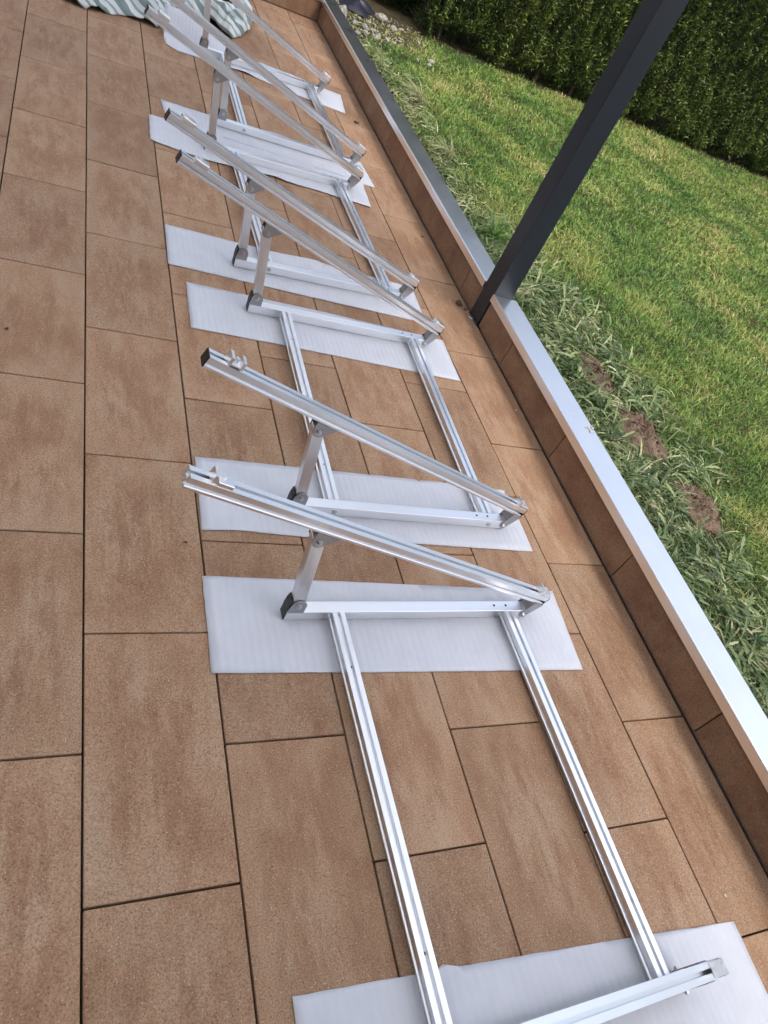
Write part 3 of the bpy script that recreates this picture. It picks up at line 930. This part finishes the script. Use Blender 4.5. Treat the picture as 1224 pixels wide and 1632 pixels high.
def build_parts():
    P = {}
    bm = bmesh.new()
    add_box(bm, (0.0, -Wp / 2, 0), (0.792, Wp / 2, Wp), 0.0014, 2)
    P['beam'] = bobj('base_beam', bm, M_ALU)
    bm = bmesh.new()
    add_prism(bm, profile_pts(Wp, RH), 0, RL, lambda u, v, t: (t, u, v))
    P['rail'] = bobj('inclined_rail', bm, M_ALU)
    bm = bmesh.new()
    add_prism(bm, profile_pts(Wp, Wp, False), 0, D - Wp - 0.001, lambda u, v, t: (u, t, v))
    P['floor_rail'] = bobj('floor_rail', bm, M_ALUY)
    # leg, local origin at lower pivot, along +Z
    LL = math.hypot(0.0231 + 0.0121, 0.3417 - 0.0719)
    bm = bmesh.new()
    add_box(bm, (-0.017, -0.0145, -0.016), (0.017, 0.0145, LL + 0.012), 0.0016, 2)
    P['leg'] = bobj('leg', bm, M_LEG)
    # bolts (hex head + washer) facing -Y
    bm = bmesh.new()
    add_cyl(bm, (0, 0, 0), (0, -1, 0), 0.0085, 0.0014, 18)
    add_cyl(bm, (0, -0.0014, 0), (0, -1, 0), 0.0060, 0.0045, 6)
    add_cyl(bm, (0, -0.0059, 0), (0, -1, 0), 0.0030, 0.0014, 8)
    P['bolt'] = bobj('bolt', bm, M_BOLT)
    # lower leg bracket: U channel with rounded cheeks, origin = pivot
    bm = bmesh.new()
    ch = [(-0.026, -0.0300)] + [(0.0215, -0.0300)] + [(0.0215 * math.cos(a), 0.0215 * math.sin(a)) for a in [math.radians(k) for k in range(0, 166, 15)]]
    for y0, y1 in ((-0.0195, -0.0165), (0.0165, 0.0195)):
        add_prism(bm, ch, y0, y1, lambda u, v, t: (u, t, v))
    add_box(bm, (-0.026, -0.0165, -0.0300), (0.0215, 0.0165, -0.0272))
    P['bracket'] = bobj('leg_bracket', bm, M_STEEL)
    # black stopper behind the leg foot
    bm = bmesh.new()
    add_prism(bm, [(-0.0275, -0.029), (-0.0265, -0.005), (-0.023, 0.014), (-0.0195, 0.014), (-0.0185, -0.029)], -0.0160, 0.0160, lambda u, v, t: (u, t, v))
    P['foot_cap'] = bobj('foot_cap', bm, M_BLACK)
    # upper bracket (local axes along the rail), origin = upper pivot
    pv = Vector((-0.0121, 0.3417))
    # distance of pivot below the rail underside
    ud = Vector((math.cos(TH), -math.sin(TH))); un = Vector((math.sin(TH), math.cos(TH)))
    rel = pv - Vector((RX0, RZ0))
    dn = -rel.dot(un)
    P['pv_u'] = rel.dot(ud)
    bm = bmesh.new()
    arc = [(0.0185 * math.cos(a), 0.0185 * math.sin(a)) for a in [math.radians(k) for k in range(195, 331, 15)]]
    ch = [(-0.026, dn - 0.001)] + arc + [(0.044, dn - 0.001)]
    for y0, y1 in ((-0.0190, -0.0162), (0.0162, 0.0190)):
        add_prism(bm, ch, y0, y1, lambda u, v, t: (u, t, v))
    add_box(bm, (-0.026, -0.0162, dn - 0.0034), (0.044, 0.0162, dn - 0.0006))
    P['top_bracket'] = bobj('rail_bracket', bm, M_STEEL)
    # front bracket, origin = front pivot, local axes along rail
    rel = Vector((0.7823, 0.0207)) - Vector((RX0, RZ0))
    dn2 = -rel.dot(un)
    bm = bmesh.new()
    arc = [(0.0125 * math.cos(a), 0.0125 * math.sin(a)) for a in [math.radians(k) for k in range(180, 361, 20)]]
    ch = [(-0.0125, dn2 - 0.001)] + arc + [(0.020, dn2 * 0.45), (0.026, dn2 - 0.001)]
    for y0, y1 in ((-0.0215, -0.0190), (0.0190, 0.0215)):
        add_prism(bm, ch, y0, y1, lambda u, v, t: (u, t, v))
    add_box(bm, (-0.0125, -0.0190, dn2 * 0.36), (-0.0100, 0.0190, dn2 - 0.0005))
    add_box(bm, (-0.0100, -0.0190, dn2 - 0.0032), (0.026, 0.0190, dn2 - 0.0006))
    P['front_bracket'] = bobj('front_bracket', bm, M_STEEL)
    # end caps
    bm = bmesh.new(); add_box(bm, (-0.0035, -Wp / 2 - .0004, -.0004), (-0.0002, Wp / 2 + .0004, RH + .0006), 0.0006)
    P['cap'] = bobj('end_cap', bm, M_BLACK)
    bm = bmesh.new(); add_box(bm, (-0.0030, -Wp / 2 + .0005, .0005), (-0.0002, Wp / 2 - .0005, Wp - .0005), 0.0006)
    P['beam_cap'] = bobj('end_cap', bm, M_BLACK)
    # clamps: local x along rail, z up from rail top
    bm = bmesh.new()   # end clamp: Z shaped block with hook and screw
    add_box(bm, (-0.008, -0.0165, 0.0), (0.030, 0.0165, 0.0115), 0.0012)
    add_prism(bm, [(-0.022, 0.0005), (-0.0085, 0.0005), (-0.0085, 0.0105), (-0.0165, 0.024), (-0.022, 0.024)], -0.0150, 0.0150, lambda u, v, t: (u, t, v))
    add_cyl(bm, (0.004, 0.002, 0.0114), (0, 0, 1), 0.0068, 0.008, 16)
    add_cyl(bm, (0.004, 0.002, 0.0193), (0, 0, 1), 0.0040, 0.0006, 6)
    P['end_clamp'] = bobj('end_clamp', bm, M_CLAMP)
    bm = bmesh.new()   # plain block clamp with rounded back
    add_box(bm, (-0.025, -0.0178, 0.0), (0.028, 0.0178, 0.0165), 0.0035, 3)
    add_cyl(bm, (-0.008, 0.0, 0.0164), (0, 0, 1), 0.0062, 0.004, 16)
    P['block_clamp'] = bobj('block_clamp', bm, M_CLAMP)
    bm = bmesh.new()   # middle clamp: U shape with two flanges and a screw
    t_ = 0.0032
    add_prism(bm, [(-0.021, 0.0), (-0.021 + t_, 0.0), (-0.010, 0.004), (0.010, 0.004), (0.021 - t_, 0.0), (0.021, 0.0), (0.021, 0.025), (0.0125, 0.025), (0.0125, 0.0075), (-0.0125, 0.0075), (-0.0125, 0.025), (-0.021, 0.025)], -0.016, 0.016, lambda u, v, t: (u, t, v))
    add_cyl(bm, (0.0, 0.0, 0.0075), (0, 0, 1), 0.0060, 0.014, 14)
    add_cyl(bm, (0.0, 0.0, 0.0215), (0, 0, 1), 0.0035, 0.0010, 8)
    P['mid_clamp'] = bobj('middle_clamp', bm, M_CLAMP)
    bm = bmesh.new()
    add_cyl(bm, (0, 0, Wp - 0.0004), (0, 0, 1), 0.0040, 0.0008, 14)  # raised dark disc, the shade inside a hole put into its colour
    P['hole_disc'] = bobj('hole_shade_disc', bm, M_HOLE_SHADE)
    return P
P = build_parts()
def put(key, parent, loc=(0, 0, 0), rot=(0, 0, 0), name=None):
    src = P[key]
    o = src.copy()
    if name:
        o.name = name
    o.parent = parent
    o.location = loc
    o.rotation_euler = rot
    COL.objects.link(o)
    return o
un = Vector((math.sin(TH), math.cos(TH))); ud = Vector((math.cos(TH), -math.sin(TH)))
def triangle(root, y, far, upper_clamp='end_clamp', cap=True):
    yc = y + Wp / 2
    beam = put('beam', root, (0, yc, ZB))
    put('beam_cap', beam)
    for hx in (0.672, 0.716):
        put('hole_disc', beam, (hx, 0.002, 0))
    for fx in FR:
        if far:
            put('bolt', beam, (fx, Wp / 2, Wp / 2), (0, 0, math.pi))
        else:
            put('bolt', beam, (fx, -Wp / 2, Wp / 2))
    rail = put('rail', root, (RX0, yc, RZ0), (0, TH, 0))
    if cap:
        put('cap', rail)
    put('cap', rail, (RL, 0, 0), (0, 0, math.pi))
    put(upper_clamp, rail, (0.066, 0, RH))
    put('block_clamp' if upper_clamp == 'block_clamp' else 'end_clamp', rail, (RL - 0.031, 0, RH))
    la = math.atan2(-0.0121 - 0.0231, 0.3417 - 0.0719)
    leg = put('leg', root, (0.0231, yc, 0.0719), (0, la, 0))
    br = put('bracket', root, (0.0231, yc, ZB + Wp + 0.0302))
    put('bolt', br, (0, -0.0195, 0)); put('bolt', br, (0, 0.0195, 0), (0, 0, math.pi))
    put('foot_cap', br)
    tb = put('top_bracket', root, (-0.0121, yc, 0.3417), (0, TH, 0))
    put('bolt', tb, (0, -0.0190, 0)); put('bolt', tb, (0, 0.0190, 0), (0, 0, math.pi))
    fb = put('front_bracket', root, (0.7823, yc, 0.0245), (0, TH, 0))
    put('bolt', fb, (0, -0.0215, 0)); put('bolt', fb, (0, 0.0215, 0), (0, 0, math.pi))

UN = [(0.805, -0.775, 0.012, 'silver aluminium panel mounting frame nearest the camera, cut by the bottom edge', 'end_clamp', 'end_clamp', False),
      (0.870, 0.627, -0.012, 'silver aluminium panel mounting frame, second from the camera, ending level with the post', 'mid_clamp', 'block_clamp', True),
      (0.866, 1.956, 0.022, 'silver aluminium panel mounting frame just beyond the post, third from the camera', 'block_clamp', 'block_clamp', True),
      (0.937, 3.321, -0.003, 'silver aluminium panel mounting frame farthest away, beside the striped blanket', 'block_clamp', 'block_clamp', True)]
for x0, y0, th, lab, c0, c1, cp in UN:
    r = empty('solar_mounting_frame', (x0, y0, 0), th)
    thing(r, lab, 'mounting frame', 'panel mounting frames standing in a row')
    triangle(r, 0.0, False, c0, True)
    triangle(r, D, True, c1, cp)
    for fx in FR:
        fr = put('floor_rail', r, (fx, Wp + 0.0005, ZB))
        put('hole_disc', fr, (0.0, 0.16, -0.0100)); put('hole_disc', fr, (0, 0.82, -0.0100))
for k, o in list(P.items()):
    if isinstance(o, bpy.types.Object):
        bpy.data.objects.remove(o)

# ------------------------------------------------------------------ blanket and pot
M_CLOTH, n, l, b = new_mat('striped_cloth')
at = node(n, 'ShaderNodeAttribute', attribute_name='tint')
m1 = node(n, 'ShaderNodeMath', operation='FRACT'); l.new(at.outputs['Fac'], m1.inputs[0])
r = ramp(n, [(0.0, (0.165, 0.225, 0.220)), (0.30, (0.62, 0.67, 0.68)), (0.56, (0.27, 0.34, 0.335)), (0.70, (0.60, 0.65, 0.66)), (0.94, (0.165, 0.225, 0.220))], 'CONSTANT')
l.new(m1.outputs[0], r.inputs['Fac'])
l.new(r.outputs['Color'], b.inputs['Base Color'])
b.inputs['Roughness'].default_value = 0.9
b.inputs['Sheen Weight'].default_value = 0.2
tc = node(n, 'ShaderNodeTexCoord')
nz = node(n, 'ShaderNodeTexNoise', Scale=500.0); l.new(tc.outputs['Object'], nz.inputs['Vector'])
bp = node(n, 'ShaderNodeBump', Strength=0.5, Distance=0.001); l.new(nz.outputs['Fac'], bp.inputs['Height']); l.new(bp.outputs[0], b.inputs['Normal'])
NU, NV = 190, 90
fx = [0.06, 0.14, 0.21, 0.34, 0.50, 0.60, 0.70, 0.76, 0.84, 0.95, 1.03, 1.10, 1.20, 1.29, 1.36, 1.42]
fy = [4.62, 4.44, 4.40, 4.42, 4.53, 4.50, 4.52, 4.66, 4.98, 5.02, 4.98, 4.90, 4.82, 4.95, 5.10, 5.36]
us = np.linspace(0, 1, NU); vs_ = np.linspace(0, 1, NV)
X = 0.06 + 1.36 * us[:, None] + 0 * vs_[None]
FY = np.interp(X, fx, fy)
Y = FY + (5.92 - FY) * (vs_[None] ** 1.25)
Y = Y + 0.02 * (N2(X * 14, vs_[None] * 6) - 0.5)
sdist = np.minimum(np.minimum(Y - FY + 0.004, (X - 0.05) * 1.0), (1.43 - X))
edge = np.clip(sdist / 0.10, 0, 1) ** 0.5
ridge = lambda q: 1 - np.abs(2 * q - 1)
wx = X + 0.12 * (fbm(N3, X * 5, Y * 5) - 0.5)
wy = Y + 0.16 * (fbm(N4, X * 4, Y * 4) - 0.5)
folds = 0.055 * ridge(fbm(N1, wx * 7.0 + wy * 2.0, wy * 2.6 - wx * 2, 2)) ** 2 + 0.05 * ridge(fbm(N2, wx * 11, wy * 6, 2)) ** 3 + 0.05 * fbm(N3, X * 3, Y * 3)
Z = 0.004 + edge * (0.012 + folds)
pd = np.sqrt((X - 1.155) ** 2 + (Y - 5.36) ** 2)
Z = Z * np.clip((pd - 0.10) / 0.06, 0.05, 1) + 0.05 * np.exp(-((pd - 0.19) / 0.05) ** 2) * edge
Vc = np.stack([X, Y, Z], -1).reshape(-1, 3)
ij = np.arange(NU - 1)[:, None] * NV + np.arange(NV - 1)[None]
Fc = np.stack([ij, ij + NV, ij + NV + 1, ij + 1], -1).reshape(-1, 4)
st = ((X * 0.86 + Y * 0.42 + 1.1 * Z + 0.20 * (fbm(N4, X * 3.2, Y * 3.2) - 0.5)) / 0.17).ravel()
org = np.array([0.74, 5.2, 0.0])
o = fast_mesh('blanket', Vc - org, Fc.ravel(), np.arange(len(Fc)) * 4, np.full(len(Fc), 4), M_CLOTH, st, smooth=True)
o.location = org
md = o.modifiers.new('thickness', 'SOLIDIFY'); md.thickness = 0.003; md.offset = -1
thing(o, 'crumpled grey-green and white striped blanket lying at the far end of the terrace', 'blanket')
bm = bmesh.new()
prof = [(0.0, 0.0), (0.085, 0.0), (0.105, 0.13), (0.112, 0.13), (0.114, 0.165), (0.104, 0.165), (0.098, 0.135), (0.0, 0.13)]
seg = 28
rings = []
for r_, z_ in prof:
    rings.append([bm.verts.new((r_ * math.cos(2 * math.pi * k / seg), r_ * math.sin(2 * math.pi * k / seg), z_)) for k in range(seg)] if r_ else [bm.verts.new((0, 0, z_))])
for a, b_ in zip(rings[:-1], rings[1:]):
    for k in range(seg):
        k2 = (k + 1) % seg
        if len(a) == 1:
            bm.faces.new((a[0], b_[k2], b_[k]))
        elif len(b_) == 1:
            bm.faces.new((a[k], a[k2], b_[0]))
        else:
            bm.faces.new((a[k], a[k2], b_[k2], b_[k]))
o = bobj('flower_pot', bm, simple('dark_terracotta', (0.085, 0.030, 0.020), 0.6, 0, 0.25, 30), None, True)
o.location = (1.155, 5.36, 0.006)
thing(o, 'dark reddish brown pot wrapped round by the striped blanket', 'pot')

# ------------------------------------------------------------------ litter
def litter(name, x, y, z, s, label, mat, rz=0.0, curl=0.3):
    vs = []; fs = []
    k = 7
    for i in range(k):
        t = i / (k - 1)
        wd = math.sin(math.pi * min(0.97, max(0.03, t))) * 0.36
        for j in (-1, 0, 1):
            vs.append(((t - .5) * s, j * wd * s * (0.9 + 0.2 * random.random()), s * (0.02 + curl * (t - .5) ** 2 + 0.18 * abs(j) * random.random())))
    for i in range(k - 1):
        for j in range(2):
            q = i * 3 + j
            fs.append((q, q + 3, q + 4, q + 1))
    o = mobj(name, vs, fs, mat, None, True)
    md = o.modifiers.new('thickness', 'SOLIDIFY'); md.thickness = 0.0008; md.offset = 1
    o.location = (x, y, z); o.rotation_euler = (0, 0, rz)
    thing(o, label, 'leaf' if 'leaf' in name else 'litter')
litter('dry_leaf', 2.010, 2.075, 0.001, 0.055, 'curled dark dry leaf on the tiles at the foot of the post', M_DRY, 1.0)
litter('dry_leaf', 2.035, 1.965, 0.001, 0.030, 'pale leaf scrap on the tiles touching the post base', M_FEATHER, -0.4)
litter('dry_leaf', 2.035, 2.035, 0.001, 0.028, 'tiny dark leaf wedged between post and tiles', M_DRY, 0.5)
litter('dry_leaf', 1.938, 4.058, 0.001, 0.040, 'small brown leaf lying on the tiles near the far parapet', M_DRY, 0.2)
litter('dry_leaf', 0.073, 1.307, 0.001, 0.016, 'tiny dark leaf crumb on the tiles at the left edge', M_DRY, 0.8, 0.8)
litter('dry_leaf', 2.02, 1.30, 0.001, 0.014, 'tiny pale crumb on the tiles at the parapet foot', M_FEATHER, 0.8, 0.8)
litter('dry_leaf', 1.999, 2.69, 0.001, 0.020, 'tiny brown leaf on the tiles beyond the post', M_DRY, 2.0, 0.5)
litter('dry_leaf', 0.556, 0.496, 0.001, 0.012, 'tiny dark crumb on the tiles left of the nearest rails', M_DRY, 0.3, 0.8)
litter('dry_leaf', 1.869, -0.607, 0.001, 0.011, 'tiny pale seed on the tiles beside the nearest foam sheet', M_FEATHER, 1.9, 0.5)
bm = bmesh.new()
for k in range(14):
    s = random.uniform(0.002, 0.006)
    bmesh.ops.create_icosphere(bm, subdivisions=2, radius=1.0, matrix=Matrix.Translation((random.gauss(0, .007), random.gauss(0, .012), s * .25)) @ Matrix.Rotation(random.uniform(0, 3), 4, 'Z') @ Matrix.Diagonal((s, s * .6, s * .35, 1)))
o = bobj('bird_dropping', bm, M_FEATHER)
o.location = (2.165, 1.032, CT - 0.0055)
thing(o, 'small pale dried dropping on the metal coping', 'dropping')
